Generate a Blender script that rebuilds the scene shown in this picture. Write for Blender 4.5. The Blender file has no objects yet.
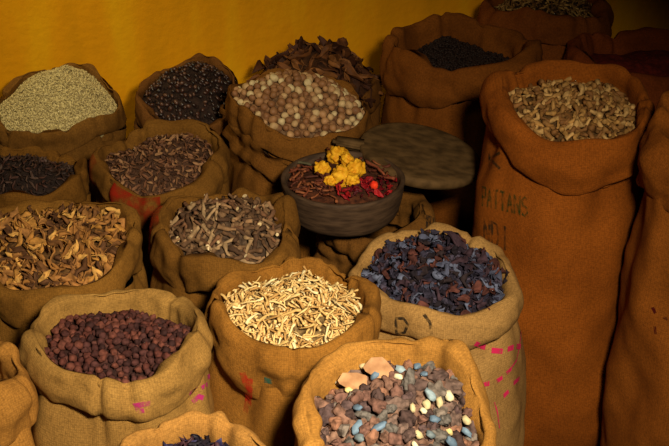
import bpy, bmesh, math, random
import numpy as np
from mathutils import Vector, Matrix, noise, Euler
from mathutils.bvhtree import BVHTree

C = bpy.context.scene.collection
sc = bpy.context.scene
PI = math.pi

# ------------------------------------------------------------------ camera
FLOOR = -.2          # the camera and the sack rims are measured from a step above it
PITCH, F, H = math.radians(29), 1300.0, 2.5
cam = bpy.data.objects.new('camera', bpy.data.cameras.new('camera'))
C.objects.link(cam)
cam.location = (0, 0, H)
cam.rotation_euler = (PI / 2 - PITCH, 0, 0)
cam.data.sensor_width = 36
cam.data.lens = F / 669 * 36
cam.data.clip_start = .05
sc.camera = cam


def ray(px, py):
    a = (px - 334.5) / F
    b = (223 - py) / F
    d = Vector((a, math.cos(PITCH) + b * math.sin(PITCH), -math.sin(PITCH) + b * math.cos(PITCH)))
    return d.normalized()


def at(px, py, z):
    d = ray(px, py)
    t = (z - H) / d.z
    return Vector((0, 0, H)) + d * t


def depth(p):
    return p.y * math.cos(PITCH) + (H - p.z) * math.sin(PITCH)


# ------------------------------------------------------------------ tagging
def tag(o, label=None, cat=None, group=None, kind=None):
    if label: o['label'] = label
    if cat: o['category'] = cat
    if group: o['group'] = group
    if kind: o['kind'] = kind
    return o


def mesh(name, verts, faces, mats=(), uvs=None, smooth=True, mi=None):
    me = bpy.data.meshes.new(name)
    me.from_pydata([tuple(v) for v in verts], [], [tuple(f) for f in faces])
    if uvs is not None:
        uv = me.uv_layers.new(name='UVMap')
        flat = []
        for f, fu in zip(faces, uvs):
            for q in fu: flat.extend(q)
        uv.data.foreach_set('uv', flat)
    for m in mats: me.materials.append(m)
    if mi is not None: me.polygons.foreach_set('material_index', mi)
    me.polygons.foreach_set('use_smooth', [smooth] * len(me.polygons))
    me.update()
    return me


def obj(name, me, parent=None, loc=None):
    o = bpy.data.objects.new(name, me)
    C.objects.link(o)
    if parent: o.parent = parent
    if loc is not None: o.location = loc
    return o


# ------------------------------------------------------------------ materials
def s2l(c):
    return tuple((x / 255 / 12.92) if x / 255 <= .04045 else ((x / 255 + .055) / 1.055) ** 2.4 for x in c) + (1,)


def nodes(name):
    m = bpy.data.materials.new(name)
    m.use_nodes = True
    nt = m.node_tree
    return m, nt, nt.nodes, nt.links, nt.nodes['Principled BSDF']


def burlap(name, col, var=.35, tone=(.75, .66, .53)):
    """woven jute cloth; UV is in metres on the cloth"""
    m, nt, N, L, bs = nodes(name)
    uv = N.new('ShaderNodeUVMap')
    tc = N.new('ShaderNodeTexCoord')
    w1 = N.new('ShaderNodeTexWave'); w1.bands_direction = 'Y'; w1.inputs['Scale'].default_value = 62
    w2 = N.new('ShaderNodeTexWave'); w2.bands_direction = 'X'; w2.inputs['Scale'].default_value = 52
    for w in (w1, w2):
        w.inputs['Distortion'].default_value = 2.5
        w.inputs['Detail'].default_value = 1
        w.inputs['Detail Scale'].default_value = .6
        L.new(uv.outputs[0], w.inputs['Vector'])
    n1 = N.new('ShaderNodeTexNoise'); n1.inputs['Scale'].default_value = 5; n1.inputs['Detail'].default_value = 5
    n2 = N.new('ShaderNodeTexNoise'); n2.inputs['Scale'].default_value = 170; n2.inputs['Detail'].default_value = 3
    L.new(tc.outputs['Object'], n1.inputs['Vector']); L.new(tc.outputs['Object'], n2.inputs['Vector'])
    add = N.new('ShaderNodeMath'); add.operation = 'MULTIPLY'
    L.new(w1.outputs['Fac'], add.inputs[0]); L.new(w2.outputs['Fac'], add.inputs[1])
    ad2 = N.new('ShaderNodeMath'); ad2.operation = 'ADD'
    hf = N.new('ShaderNodeMath'); hf.operation = 'MULTIPLY'; hf.inputs[1].default_value = .24
    L.new(add.outputs[0], hf.inputs[0]); L.new(hf.outputs[0], ad2.inputs[0]); L.new(n2.outputs['Fac'], ad2.inputs[1])
    r = N.new('ShaderNodeValToRGB')
    c = np.array(s2l(col)[:3]) * np.array(tone)
    r.color_ramp.elements[0].position = .2; r.color_ramp.elements[0].color = tuple(c * .55) + (1,)
    r.color_ramp.elements[1].position = .85; r.color_ramp.elements[1].color = tuple(np.minimum(c * 1.25, .9)) + (1,)
    L.new(ad2.outputs[0], r.inputs['Fac'])
    st = N.new('ShaderNodeValToRGB')
    st.color_ramp.elements[0].position = .3; st.color_ramp.elements[0].color = (1 - var * .9, 1 - var, 1 - var * 1.1, 1)
    st.color_ramp.elements[1].position = .65; st.color_ramp.elements[1].color = (1, 1, 1, 1)
    L.new(n1.outputs['Fac'], st.inputs['Fac'])
    mx = N.new('ShaderNodeMix'); mx.data_type = 'RGBA'; mx.blend_type = 'MULTIPLY'; mx.inputs['Factor'].default_value = 1
    L.new(r.outputs['Color'], mx.inputs['A']); L.new(st.outputs['Color'], mx.inputs['B'])
    L.new(mx.outputs['Result'], bs.inputs['Base Color'])
    bs.inputs['Roughness'].default_value = .95
    bs.inputs['Specular IOR Level'].default_value = .08
    b = N.new('ShaderNodeBump'); b.inputs['Strength'].default_value = .4; b.inputs['Distance'].default_value = .0025
    L.new(ad2.outputs[0], b.inputs['Height']); L.new(b.outputs[0], bs.inputs['Normal'])
    return m


def pieces_mat(name, cols, rough=.75, nscale=60, namp=.5, spec=.25):
    """colour differs from piece to piece"""
    m, nt, N, L, bs = nodes(name)
    oi = N.new('ShaderNodeObjectInfo')
    r = N.new('ShaderNodeValToRGB'); r.color_ramp.interpolation = 'CONSTANT' if len(cols) > 2 else 'LINEAR'
    e = r.color_ramp.elements
    while len(e) < len(cols): e.new(.5)
    for i, c in enumerate(cols):
        e[i].position = i / len(cols) if len(cols) > 2 else i
        e[i].color = s2l(c)
    L.new(oi.outputs['Random'], r.inputs['Fac'])
    tc = N.new('ShaderNodeTexCoord')
    n = N.new('ShaderNodeTexNoise'); n.inputs['Scale'].default_value = nscale; n.inputs['Detail'].default_value = 4
    L.new(tc.outputs['Object'], n.inputs['Vector'])
    st = N.new('ShaderNodeValToRGB')
    st.color_ramp.elements[0].position = .35; st.color_ramp.elements[0].color = (1 - namp,) * 3 + (1,)
    st.color_ramp.elements[1].position = .62; st.color_ramp.elements[1].color = (1, 1, 1, 1)
    L.new(n.outputs['Fac'], st.inputs['Fac'])
    mx = N.new('ShaderNodeMix'); mx.data_type = 'RGBA'; mx.blend_type = 'MULTIPLY'; mx.inputs['Factor'].default_value = 1
    L.new(r.outputs['Color'], mx.inputs['A']); L.new(st.outputs['Color'], mx.inputs['B'])
    L.new(mx.outputs['Result'], bs.inputs['Base Color'])
    bs.inputs['Roughness'].default_value = rough
    bs.inputs['Specular IOR Level'].default_value = spec
    b = N.new('ShaderNodeBump'); b.inputs['Strength'].default_value = .4; b.inputs['Distance'].default_value = .003
    L.new(n.outputs['Fac'], b.inputs['Height']); L.new(b.outputs[0], bs.inputs['Normal'])
    return m


def noise_mat(name, c0, c1, scale=40, rough=.85, p0=.35, p1=.65, bump=.4, dist=.004, spec=.2, stretch=None):
    m, nt, N, L, bs = nodes(name)
    tc = N.new('ShaderNodeTexCoord')
    n = N.new('ShaderNodeTexNoise'); n.inputs['Scale'].default_value = scale; n.inputs['Detail'].default_value = 6
    src = tc.outputs['Object']
    if stretch:
        mp = N.new('ShaderNodeMapping'); mp.inputs['Scale'].default_value = stretch
        L.new(src, mp.inputs['Vector']); src = mp.outputs[0]
    L.new(src, n.inputs['Vector'])
    r = N.new('ShaderNodeValToRGB')
    r.color_ramp.elements[0].position = p0; r.color_ramp.elements[0].color = s2l(c0)
    r.color_ramp.elements[1].position = p1; r.color_ramp.elements[1].color = s2l(c1)
    L.new(n.outputs['Fac'], r.inputs['Fac']); L.new(r.outputs['Color'], bs.inputs['Base Color'])
    bs.inputs['Roughness'].default_value = rough
    bs.inputs['Specular IOR Level'].default_value = spec
    b = N.new('ShaderNodeBump'); b.inputs['Strength'].default_value = bump; b.inputs['Distance'].default_value = dist
    L.new(n.outputs['Fac'], b.inputs['Height']); L.new(b.outputs[0], bs.inputs['Normal'])
    return m


def ink(name, col, cover=.55, scale=70, p0=.32, p1=.62):
    """worn paint soaked into the cloth"""
    m, nt, N, L, bs = nodes(name)
    bs.inputs['Base Color'].default_value = s2l(col)
    bs.inputs['Roughness'].default_value = .95
    bs.inputs['Specular IOR Level'].default_value = .05
    tc = N.new('ShaderNodeTexCoord')
    n = N.new('ShaderNodeTexNoise'); n.inputs['Scale'].default_value = scale; n.inputs['Detail'].default_value = 5
    L.new(tc.outputs['Object'], n.inputs['Vector'])
    r = N.new('ShaderNodeValToRGB')
    r.color_ramp.elements[0].position = p0; r.color_ramp.elements[0].color = (0, 0, 0, 1)
    r.color_ramp.elements[1].position = p1; r.color_ramp.elements[1].color = (1, 1, 1, 1)
    L.new(n.outputs['Fac'], r.inputs['Fac'])
    mu = N.new('ShaderNodeMath'); mu.operation = 'MULTIPLY'; mu.inputs[1].default_value = cover
    L.new(r.outputs['Color'], mu.inputs[0]); L.new(mu.outputs[0], bs.inputs['Alpha'])
    return m


# ------------------------------------------------------------------ sacks
PROF = np.array([(.12, -1.5), (.04, -.5), (.03, .2), (.14, .72), (.38, .98), (.62, .96), (.86, .66), (.98, .2), (1.0, -.25),
                 (.96, -.65), (.87, -.93), (.70, -1.0), (.48, -.84), (.34, -.45)])


def catmull(P, n):
    P = np.vstack([2 * P[0] - P[1], P, 2 * P[-1] - P[-2]])
    out = []
    k = len(P) - 3
    for t in np.linspace(0, k - 1e-9, n):
        i = int(t); u = t - i
        p0, p1, p2, p3 = P[i:i + 4]
        out.append(.5 * (2 * p1 + (p2 - p0) * u + (2 * p0 - 5 * p1 + 4 * p2 - p3) * u * u + (3 * p1 - p0 - 3 * p2 + p3) * u ** 3))
    return np.array(out)


def grid_mesh(name, P, mat, uvf, closed_bottom=False):
    """P[i][j]: rows i along profile, columns j round the sack (wrapping)"""
    nr, nc = len(P), len(P[0])
    verts = [p for row in P for p in row]
    faces, uvs = [], []
    for i in range(nr - 1):
        for j in range(nc):
            k = (j + 1) % nc
            faces.append((i * nc + j, i * nc + k, (i + 1) * nc + k, (i + 1) * nc + j))
            uvs.append((uvf(i, j), uvf(i, j + 1), uvf(i + 1, j + 1), uvf(i + 1, j)))
    if closed_bottom:
        faces.append(tuple(range(nc))[::-1] if closed_bottom == 'flip' else tuple(range(nc)))
        uvs.append([(0, 0)] * nc)
    return mesh(name, verts, faces, [mat], uvs)


class Sack:
    def __init__(s, key, cx, cy, w, z, label, col, hc=.12, th=.07, tilt=.0, tiltx=0., seed=1, wob=1.5, sq=1.0, npin=7,
                 dip=None, folds=(), body=1.0, bulge=.0, var=.35, pins=(), thx=0., tone=(.75, .66, .53)):
        p = at(cx, cy, z)
        s.R = w / 2 / F * depth(p); s.zc = z; s.hc = hc; s.th = th; s.tilt = tilt; s.tiltx = tiltx; s.sq = sq; s.wob = wob
        s.x, s.y = p.x, p.y
        rng = random.Random(seed)
        s.rng = rng
        s.ph = [rng.uniform(0, 2 * PI) for _ in range(24)]
        s.pin = [(rng.uniform(0, 2 * PI), rng.uniform(.05, .13), rng.uniform(.006, .013) * wob) for _ in range(npin)] + list(pins)
        s.dip = dip; s.folds = folds; s.bodyk = body; s.bulge = bulge; s.seed = seed
        s.root = bpy.data.objects.new('burlap_sack', None)
        s.root.empty_display_size = .05
        C.objects.link(s.root)
        s.root.location = (s.x, s.y, 0)
        tag(s.root, label, 'sack', 'open burlap sacks of spices')
        s.thx = thx
        s.mat = burlap('burlap_' + key, col, var, tone)
        s.build()

    # rim wobble shared by body and cuff
    def rad(s, a):
        p = s.ph
        return s.R * (1 + s.wob * (.022 * math.sin(2 * a + p[0]) + .016 * math.sin(3 * a + p[1]) + .009 * math.sin(5 * a + p[2]) - .03))

    def rimz(s, a):
        p = s.ph
        q = s.R * (s.tilt * math.sin(a) + s.tiltx * math.cos(a))
        return q + s.wob * (.009 * math.sin(2 * a + p[3]) + .007 * math.sin(3 * a + p[4]) + .005 * math.sin(6 * a + p[5]))

    def pinch(s, a):
        v = 0
        for (t, w, d) in s.pin:
            q = (a - t + PI) % (2 * PI) - PI
            v += d * (math.exp(-(q / w) ** 2) - .5 * math.exp(-(q / (2.2 * w)) ** 2))
        return v

    def bottom(s, a):
        p = s.ph
        v = 1 + s.wob * (.16 * math.sin(2 * a + p[6]) + .10 * math.sin(3 * a + p[7]) + .06 * math.sin(7 * a + p[8]))
        if s.dip:
            for (t, w, d) in s.dip:
                q = (a - t + PI) % (2 * PI) - PI
                v += d * math.exp(-(q / w) ** 2)
        return v

    def cuff_pt(s, a, u, v, off=0.):
        pin = s.pinch(a)
        if v < 0 and u > .4: v2 = v * s.bottom(a)
        else: v2 = v
        puff = 1 + s.wob * (.18 * math.sin(4 * a + s.ph[9]) + .12 * math.sin(7 * a + s.ph[10]))
        r = s.rad(a) - s.th * (1 + s.thx * math.cos(a)) * (1 - u) * (puff if u > .4 else (puff * .5 + .5)) - pin * (1.0 if u > .5 else .2) + (pin * 1.2 if u < .3 else 0)
        z = s.zc + s.rimz(a) + s.hc / 2 * v2 - pin * (.9 if v > 0 else .3)
        q = Vector((math.cos(a), math.sin(a), 0))
        pt = Vector((q.x * r, q.y * r * s.sq, z))
        n1 = noise.noise(Vector((pt.x * 9, pt.y * 9, pt.z * 12)) + Vector((s.seed * 7.1, 0, 0)))
        n2 = noise.noise(Vector((pt.x * 26, pt.y * 26, pt.z * 30)) + Vector((0, s.seed * 3.3, 0)))
        k = (n1 * .012 + n2 * .0045) * s.wob + off
        g = 1 if u > .3 else -1
        pt += q * k * g + Vector((0, 0, k * .5 * max(0, v)))
        return pt

    def body_pt(s, a, t, off=0.):
        """t 0 at the floor, 1 hidden under the cuff"""
        top = s.zc + s.rimz(a) - s.hc / 2 * .72
        z = FLOOR + max(0, t) * (top - FLOOR)
        rt = s.rad(a) - s.th * .52
        rb = s.R * s.bodyk
        e = t ** 5
        r = rt * e + rb * (1 - e)
        r *= 1 - .16 * math.exp(-(t / .05)) + .03 * math.sin(PI * min(1, t * 1.1)) + s.bulge * math.sin(PI * t)
        d = top - z                                  # distance below the cuff
        g = math.exp(-d / .14)
        p = s.ph
        w = (.5 * math.sin(9 * a + p[11] + 3 * d) + .4 * math.sin(14 * a + p[12]) + .5 * math.sin(5 * a + p[13] + 6 * d))
        r += s.wob * (.010 * g * w + .005 * math.sin(4 * a + p[14] + z * 5) + .004 * math.sin(6 * a + p[15] - z * 9))
        r -= s.pinch(a) * g
        q = Vector((math.cos(a), math.sin(a), 0))
        for (dz, dep, wd, ph) in s.folds:            # slumped folds round the neck
            dd = d - dz - .016 * math.sin(a * 2 + ph) - .01 * math.sin(5 * a + ph)
            r += -dep * math.exp(-(dd / wd) ** 2) + dep * .9 * math.exp(-((dd + wd * 1.7) / (wd * 1.2)) ** 2)
        pt = Vector((q.x * r, q.y * r * s.sq, z))
        n1 = noise.noise(Vector((pt.x * 7, pt.y * 7, pt.z * 5)) + Vector((s.seed * 2.7, 0, 0)))
        n2 = noise.noise(Vector((pt.x * 20, pt.y * 20, pt.z * 16)) + Vector((0, s.seed * 5.3, 0)))
        pt += q * ((n1 * .012 + n2 * .004) * s.wob + off) * min(1, t * 8)
        return pt

    def build(s):
        nc = 144
        A = [2 * PI * j / nc for j in range(nc)]
        pr = catmull(PROF, 40)
        s.pr = pr
        P = [[s.cuff_pt(a, u, v) for a in A] for (u, v) in pr]
        arc = np.concatenate([[0], np.cumsum(np.hypot(np.diff(pr[:, 0]) * s.th, np.diff(pr[:, 1]) * s.hc / 2))])
        R = s.R
        cm = grid_mesh('cuff', P, s.mat, lambda i, j: (2 * PI * j / nc * R, arc[i] + .3))
        nb = 46
        T = [1 - (1 - i / (nb - 1)) ** 1.0 for i in range(nb)]
        T = sorted(set([0, .015, .04] + T))
        Q = [[s.body_pt(a, t) for a in A] for t in T]
        bm_ = grid_mesh('body', Q, s.mat, lambda i, j: (2 * PI * j / nc * R, T[i] * s.zc), closed_bottom='flip')
        s.body = obj('body', bm_, s.root)
        s.cuff = obj('cuff', cm, s.root)
        o = Vector((s.x, s.y, 0))
        def bv(me): return BVHTree.FromPolygons([v.co + o for v in me.vertices], [tuple(p.vertices) for p in me.polygons])
        s.bvh = [bv(bm_), bv(cm)]

    def rin(s, a):
        return s.rad(a) - s.th * (1 + s.thx * math.cos(a)) * .93

    # ---------- marks on the cloth
    def hit(s, px, py):
        best = None
        o = Vector((0, 0, H)); d = ray(px, py)
        for b in s.bvh:
            h = b.ray_cast(o, d)
            if h[0] is not None and (best is None or h[3] < best[3]): best = h
        return best

    def press(s, pts_world, width, name, mat, off=.0022):
        """lays strokes (lists of (point, outward normal)) on the cloth as one mesh"""
        verts, faces = [], []
        for st in pts_world:
            k = len(verts)
            for i, (p, n) in enumerate(st):
                a = st[max(0, i - 1)][0]; b = st[min(len(st) - 1, i + 1)][0]
                t = (b - a).normalized()
                side = n.cross(t).normalized() * width / 2
                for q in (p - side, p + side):
                    best = None
                    for bv in s.bvh:
                        h = bv.ray_cast(q + n * .06, -n, .12)
                        if h[0] is not None and (best is None or h[3] < best[3]): best = h
                    q2 = best[0] if best else q
                    verts.append(q2 + n * off - Vector((s.x, s.y, 0)))
                if i: faces.append((k + 2 * i - 2, k + 2 * i - 1, k + 2 * i + 1, k + 2 * i))
        return obj(name, mesh(name, verts, faces, [mat]), s.root)

    def strokes_px(s, strokes, width, name, mat, step=3.0):
        out = []
        for st in strokes:
            pts = []
            for (a, b) in zip(st[:-1], st[1:]):
                n = max(1, int(math.hypot(b[0] - a[0], b[1] - a[1]) / step))
                pts += [(a[0] + (b[0] - a[0]) * i / n, a[1] + (b[1] - a[1]) * i / n) for i in range(n)]
            pts.append(st[-1])
            hs = []
            for (px, py) in pts:
                h = s.hit(px, py)
                if h:
                    n = Vector((h[0].x - s.x, h[0].y - s.y, 0)).normalized()
                    hs.append((h[0], n))
            if len(hs) > 1: out.append(hs)
        if out: return s.press(out, width, name, mat)

    def patch(s, a0, a1, i0, i1, name, mat, off=.0022):
        """a dyed area of the cuff"""
        n = 24
        P, faces = [], []
        for (u, v) in s.pr[i0:i1]:
            for j in range(n):
                P.append(s.cuff_pt(a0 + (a1 - a0) * j / (n - 1), u, v, off))
        for i in range(i1 - i0 - 1):
            for j in range(n - 1):
                faces.append((i * n + j, i * n + j + 1, (i + 1) * n + j + 1, (i + 1) * n + j))
        return obj(name, mesh(name, P, faces, [mat]), s.root)


# ------------------------------------------------------------------ heaps
class Heap:
    def __init__(s, sack, level, dome, tx=0., ty=0., pk=2.0, bump=.01, seed=0, cx=0., cy=0.):
        s.k = sack; s.level = level; s.dome = dome; s.tx = tx; s.ty = ty; s.pk = pk; s.bump = bump; s.cx = cx; s.cy = cy
        s.rng = random.Random(seed + 100); s.sd = seed

    def z(s, x, y):
        k = s.k
        a = math.atan2(y / k.sq, x)
        R = k.rin(a)
        rho = min(1, math.hypot(x - s.cx, (y - s.cy) / k.sq) / R)
        zz = k.zc + s.level + k.rimz(a) * min(1, math.hypot(x, y) / R) + s.dome * (1 - rho ** s.pk) + s.tx * x + s.ty * y
        return zz + s.bump * noise.noise(Vector((x * 14, y * 14, s.sd * 3.7)))

    def nrm(s, x, y):
        e = .008
        return Vector((s.z(x - e, y) - s.z(x + e, y), s.z(x, y - e) - s.z(x, y + e), 2 * e)).normalized()

    def bed(s, name, mat, label, cat, sink=.006, rough=.004, extra=None, mat2=None):
        """the packed lower layer, closed underneath"""
        k = s.k
        nr, nc = 26, 72
        verts = [Vector((0, 0, s.z(0, 0) - sink))]
        for i in range(1, nr + 1):
            for j in range(nc):
                a = 2 * PI * j / nc
                r = k.rin(a) * i / nr * 1.02
                x, y = math.cos(a) * r, math.sin(a) * r * k.sq
                q = Vector((x, y, s.z(x, y) - sink))
                q.z += rough * noise.noise(Vector((x, y, 0)) * 60) + rough * .6 * noise.noise(Vector((x, y, 3)) * 130)
                verts.append(q)
        for j in range(nc):
            a = 2 * PI * j / nc; r = k.rin(a) * .98
            verts.append(Vector((math.cos(a) * r, math.sin(a) * r * k.sq, k.zc - k.hc / 2 - .04)))
        faces = [(0, 1 + j, 1 + (j + 1) % nc) for j in range(nc)]
        for i in range(nr):
            for j in range(nc):
                a, b = 1 + i * nc + j, 1 + i * nc + (j + 1) % nc
                faces.append((a, a + nc, b + nc, b))
        faces.append(tuple(1 + nr * nc + j for j in range(nc))[::-1])
        nf = len(faces)
        if extra: extra(verts, faces)
        mi = [0] * nf + [1 if mat2 else 0] * (len(faces) - nf)
        o = obj(name, mesh(name, verts, faces, [mat, mat2] if mat2 else [mat], mi=mi), None, (k.x, k.y, 0))
        tag(o, label, cat, None, 'stuff')
        return o

    def points(s, n, dmin, rmax=.93, rmin=0, tries=60, front=None):
        k = s.k
        pts = []
        fails = 0
        while len(pts) < n and fails < 4000:
            a = s.rng.uniform(0, 2 * PI); q = math.sqrt(s.rng.uniform(rmin ** 2, 1)) * rmax
            r = k.rin(a) * q
            x, y = math.cos(a) * r, math.sin(a) * r * k.sq
            z = s.z(x, y)
            if all((x - p[0]) ** 2 + (y - p[1]) ** 2 + (z - p[2]) ** 2 > dmin * dmin for p in pts):
                pts.append((x, y, z)); fails = 0
            else: fails += 1
        return pts

    def put(s, name, meshes, pts, label, cat, group, lift=.2, size=.02, smin=.8, smax=1.2, tilt=.6, spin=None, mats=None, jz=.3):
        k = s.k
        out = []
        for (x, y, z) in pts:
            me = s.rng.choice(meshes)
            o = bpy.data.objects.new(name, me)
            C.objects.link(o)
            n = s.nrm(x, y)
            q = n.to_track_quat('Z', 'Y').to_matrix().to_4x4()
            yaw = Matrix.Rotation(s.rng.uniform(0, 2 * PI) if spin is None else s.rng.gauss(*spin), 4, 'Z')
            tl = Matrix.Rotation(s.rng.uniform(-tilt, tilt), 4, 'X') @ Matrix.Rotation(s.rng.uniform(-tilt, tilt), 4, 'Y')
            sc_ = s.rng.uniform(smin, smax)
            p = Vector((k.x + x, k.y + y, z)) + n * size * (lift + s.rng.uniform(-jz, jz) * .5)
            o.matrix_world = Matrix.Translation(p) @ q @ yaw @ tl @ Matrix.Scale(sc_, 4)
            tag(o, label, cat, group)
            out.append(o)
        return out


# ------------------------------------------------------------------ piece shapes (a few variants of each kind)
def blob(name, size, mat, n=6, amp=.12, fr=1.6, sub=2, seed=0, shape=None):
    out = []
    for v in range(n):
        bm = bmesh.new()
        bmesh.ops.create_icosphere(bm, subdivisions=sub, radius=1)
        rng = random.Random(seed * 50 + v)
        k = [rng.uniform(.88, 1.12) for _ in range(3)]
        for w in bm.verts:
            d = w.co.copy()
            m = 1 + amp * noise.noise(d * fr + Vector((seed * 9 + v * 5, 0, 0))) + amp * .5 * noise.noise(d * fr * 2.7 + Vector((0, seed * 9 + v * 5, 0)))
            if shape: m *= shape(d)
            w.co = Vector((d.x * size[0] * k[0], d.y * size[1] * k[1], d.z * size[2] * k[2])) * .5 * m
        me = bpy.data.meshes.new(name); bm.to_mesh(me); bm.free()
        me.materials.append(mat)
        me.polygons.foreach_set('use_smooth', [True] * len(me.polygons))
        out.append(me)
    return out


def tube_vf(path, radii, ns=7, flat=1.0, tw=0.):
    verts, faces = [], []
    n = len(path)
    for i, p in enumerate(path):
        t = (path[min(n - 1, i + 1)] - path[max(0, i - 1)]).normalized()
        up = Vector((0, 0, 1)) if abs(t.z) < .9 else Vector((1, 0, 0))
        a = t.cross(up).normalized(); b = a.cross(t)
        for j in range(ns):
            g = 2 * PI * j / ns + tw * i
            verts.append(p + a * math.cos(g) * radii[i] + b * math.sin(g) * radii[i] * flat)
    for i in range(n - 1):
        for j in range(ns):
            q = (j + 1) % ns
            faces.append((i * ns + j, i * ns + q, (i + 1) * ns + q, (i + 1) * ns + j))
    faces.append(tuple(range(ns))[::-1]); faces.append(tuple((n - 1) * ns + j for j in range(ns)))
    return verts, faces


def sticks(name, length, rad, mats, n=6, bend=.3, taper=.5, flat=1., rough=.2, ns=7, seed=0, seg=6, tips=None):
    """bent, tapering root or twig pieces; tips: cut ends in the second material"""
    out = []
    for v in range(n):
        rng = random.Random(seed * 77 + v)
        L = length * rng.uniform(.65, 1.25); b = rng.uniform(-bend, bend); b2 = rng.uniform(-bend, bend) * .6
        path, rr = [], []
        for i in range(seg):
            t = i / (seg - 1) - .5
            path.append(Vector((L * t, L * (b * (4 * t * t - .3) + .04 * rng.uniform(-1, 1)), L * (b2 * math.sin(PI * t) + .1 * b * (4 * t * t)))))
            rr.append(rad * (1 - taper * (t + .5)) * (1 + rough * rng.uniform(-1, 1)))
        vs, fs = tube_vf(path, rr, ns, flat)
        mi = [0] * len(fs)
        if tips: mi[-1] = mi[-2] = 1
        me = mesh(name, vs, fs, mats, mi=mi)
        if tips:
            me.polygons[len(fs) - 1].use_smooth = False; me.polygons[len(fs) - 2].use_smooth = False
        out.append(me)
    return out


def sheets(name, size, mat, n=6, curl=1.2, crumple=.3, aspect=.6, thick=.0015, seed=0, g=7, point=.5, rib=0.):
    """curled dry slices, petals and leaves, with thickness"""
    out = []
    for v in range(n):
        rng = random.Random(seed * 91 + v)
        L = size * rng.uniform(.75, 1.2); W = L * aspect * rng.uniform(.7, 1.25)
        cu = curl * rng.uniform(.4, 1.2) * rng.choice((1, 1, -1)); cl = curl * rng.uniform(-.7, .7)
        top, bot = [], []
        for i in range(g):
            s_ = i / (g - 1) * 2 - 1
            wf = (1 - abs(s_) ** 2.2) ** .5 if abs(s_) < 1 else 0
            wf = max(wf * (1 - point * .5 * (s_ + 1) / 2), .12)
            for j in range(g):
                t = j / (g - 1) * 2 - 1
                ang = cu * t
                rr = W / 2 / max(.3, abs(cu))
                y = math.sin(ang) * rr * wf; z = (1 - math.cos(ang)) * rr * wf * (1 if cu > 0 else -1)
                x = L / 2 * s_
                z += cl * L * .22 * s_ * s_
                nz = noise.noise(Vector((x, y, z)) / size * 2.6 + Vector((seed * 4, v * 6, 0)))
                ny = noise.noise(Vector((x, y, z)) / size * 3.1 + Vector((v * 6, 0, seed * 4)))
                p = Vector((x, y + ny * crumple * size * .3, z + nz * crumple * size * .6 - rib * size * .06 * (1 - abs(t))))
                top.append(p + Vector((0, 0, thick / 2))); bot.append(p - Vector((0, 0, thick / 2)))
        verts = top + bot; N_ = g * g; faces = []
        for i in range(g - 1):
            for j in range(g - 1):
                a = i * g + j
                faces.append((a, a + g, a + g + 1, a + 1)); faces.append((N_ + a, N_ + a + 1, N_ + a + g + 1, N_ + a + g))
        ring = [j for j in range(g)] + [i * g + g - 1 for i in range(1, g)] + [(g - 1) * g + j for j in range(g - 2, -1, -1)] + [i * g for i in range(g - 2, 0, -1)]
        for a, b in zip(ring, ring[1:] + ring[:1]): faces.append((a, b, N_ + b, N_ + a))
        out.append(mesh(name, verts, faces, [mat]))
    return out


def rocks(name, size, mat, n=8, seed=0, pts=16, bev=.12):
    out = []
    for v in range(n):
        rng = random.Random(seed * 31 + v)
        bm = bmesh.new()
        for _ in range(pts):
            d = Vector((rng.gauss(0, 1), rng.gauss(0, 1), rng.gauss(0, 1))).normalized() * rng.uniform(.8, 1)
            bm.verts.new(Vector((d.x * size[0], d.y * size[1], d.z * size[2])) * .5)
        r = bmesh.ops.convex_hull(bm, input=bm.verts)
        bmesh.ops.delete(bm, geom=[g for g in r['geom_interior'] if isinstance(g, bmesh.types.BMVert)], context='VERTS')
        bmesh.ops.bevel(bm, geom=bm.edges[:], offset=min(size) * bev, segments=1, affect='EDGES', clamp_overlap=True)
        me = bpy.data.meshes.new(name); bm.to_mesh(me); bm.free()
        me.materials.append(mat)
        out.append(me)
    return out


def under(heap, meshes, n, seed, sink=.35, size=.02, tilt=1., dmin=0.):
    """lower layer of the same pieces, half sunk in the bed"""
    rng = random.Random(seed)
    k = heap.k
    def f(verts, faces):
        for _ in range(n):
            a = rng.uniform(0, 2 * PI); r = k.rin(a) * math.sqrt(rng.random()) * .98
            x, y = math.cos(a) * r, math.sin(a) * r * k.sq
            p = Vector((x, y, heap.z(x, y) - size * rng.uniform(.1, .1 + sink * 2)))
            q = heap.nrm(x, y).to_track_quat('Z', 'Y') @ Euler((rng.uniform(-tilt, tilt), rng.uniform(-tilt, tilt), rng.uniform(0, 2 * PI))).to_quaternion()
            me = rng.choice(meshes)
            b = len(verts)
            verts.extend([p + q @ v.co for v in me.vertices]); faces.extend([tuple(i + b for i in t.vertices) for t in me.polygons])
    return f


def scatter_into(heap, n, make, seed, lift=.004):
    """uncountable grains joined to the bed they lie on"""
    rng = random.Random(seed)
    k = heap.k
    def f(verts, faces):
        for _ in range(n):
            a = rng.uniform(0, 2 * PI); r = k.rin(a) * math.sqrt(rng.random()) * .98
            x, y = math.cos(a) * r, math.sin(a) * r * k.sq
            p = Vector((x, y, heap.z(x, y) - .004 + rng.uniform(0, lift)))
            q = heap.nrm(x, y).to_track_quat('Z', 'Y')
            e = Euler((rng.uniform(-.6, .6), rng.uniform(-.6, .6), rng.uniform(0, 2 * PI))).to_quaternion()
            vs, fs = make(rng)
            b = len(verts)
            verts.extend([p + q @ (e @ v) for v in vs]); faces.extend([tuple(i + b for i in t) for t in fs])
    return f


def grain(L, r, ns=5):
    def f(rng):
        l = L * rng.uniform(.8, 1.2)
        return tube_vf([Vector((-l / 2, 0, 0)), Vector((-l * .25, 0, 0)), Vector((l * .25, 0, l * .03)), Vector((l / 2, 0, l * .06))], [r * .3, r, r, r * .3], ns)
    return f


# ------------------------------------------------------------------ the room
def quad(name, pts, mat):
    me = mesh(name, pts, [tuple(range(len(pts)))], [mat], smooth=False)
    return tag(obj(name, me), kind='structure')


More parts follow.
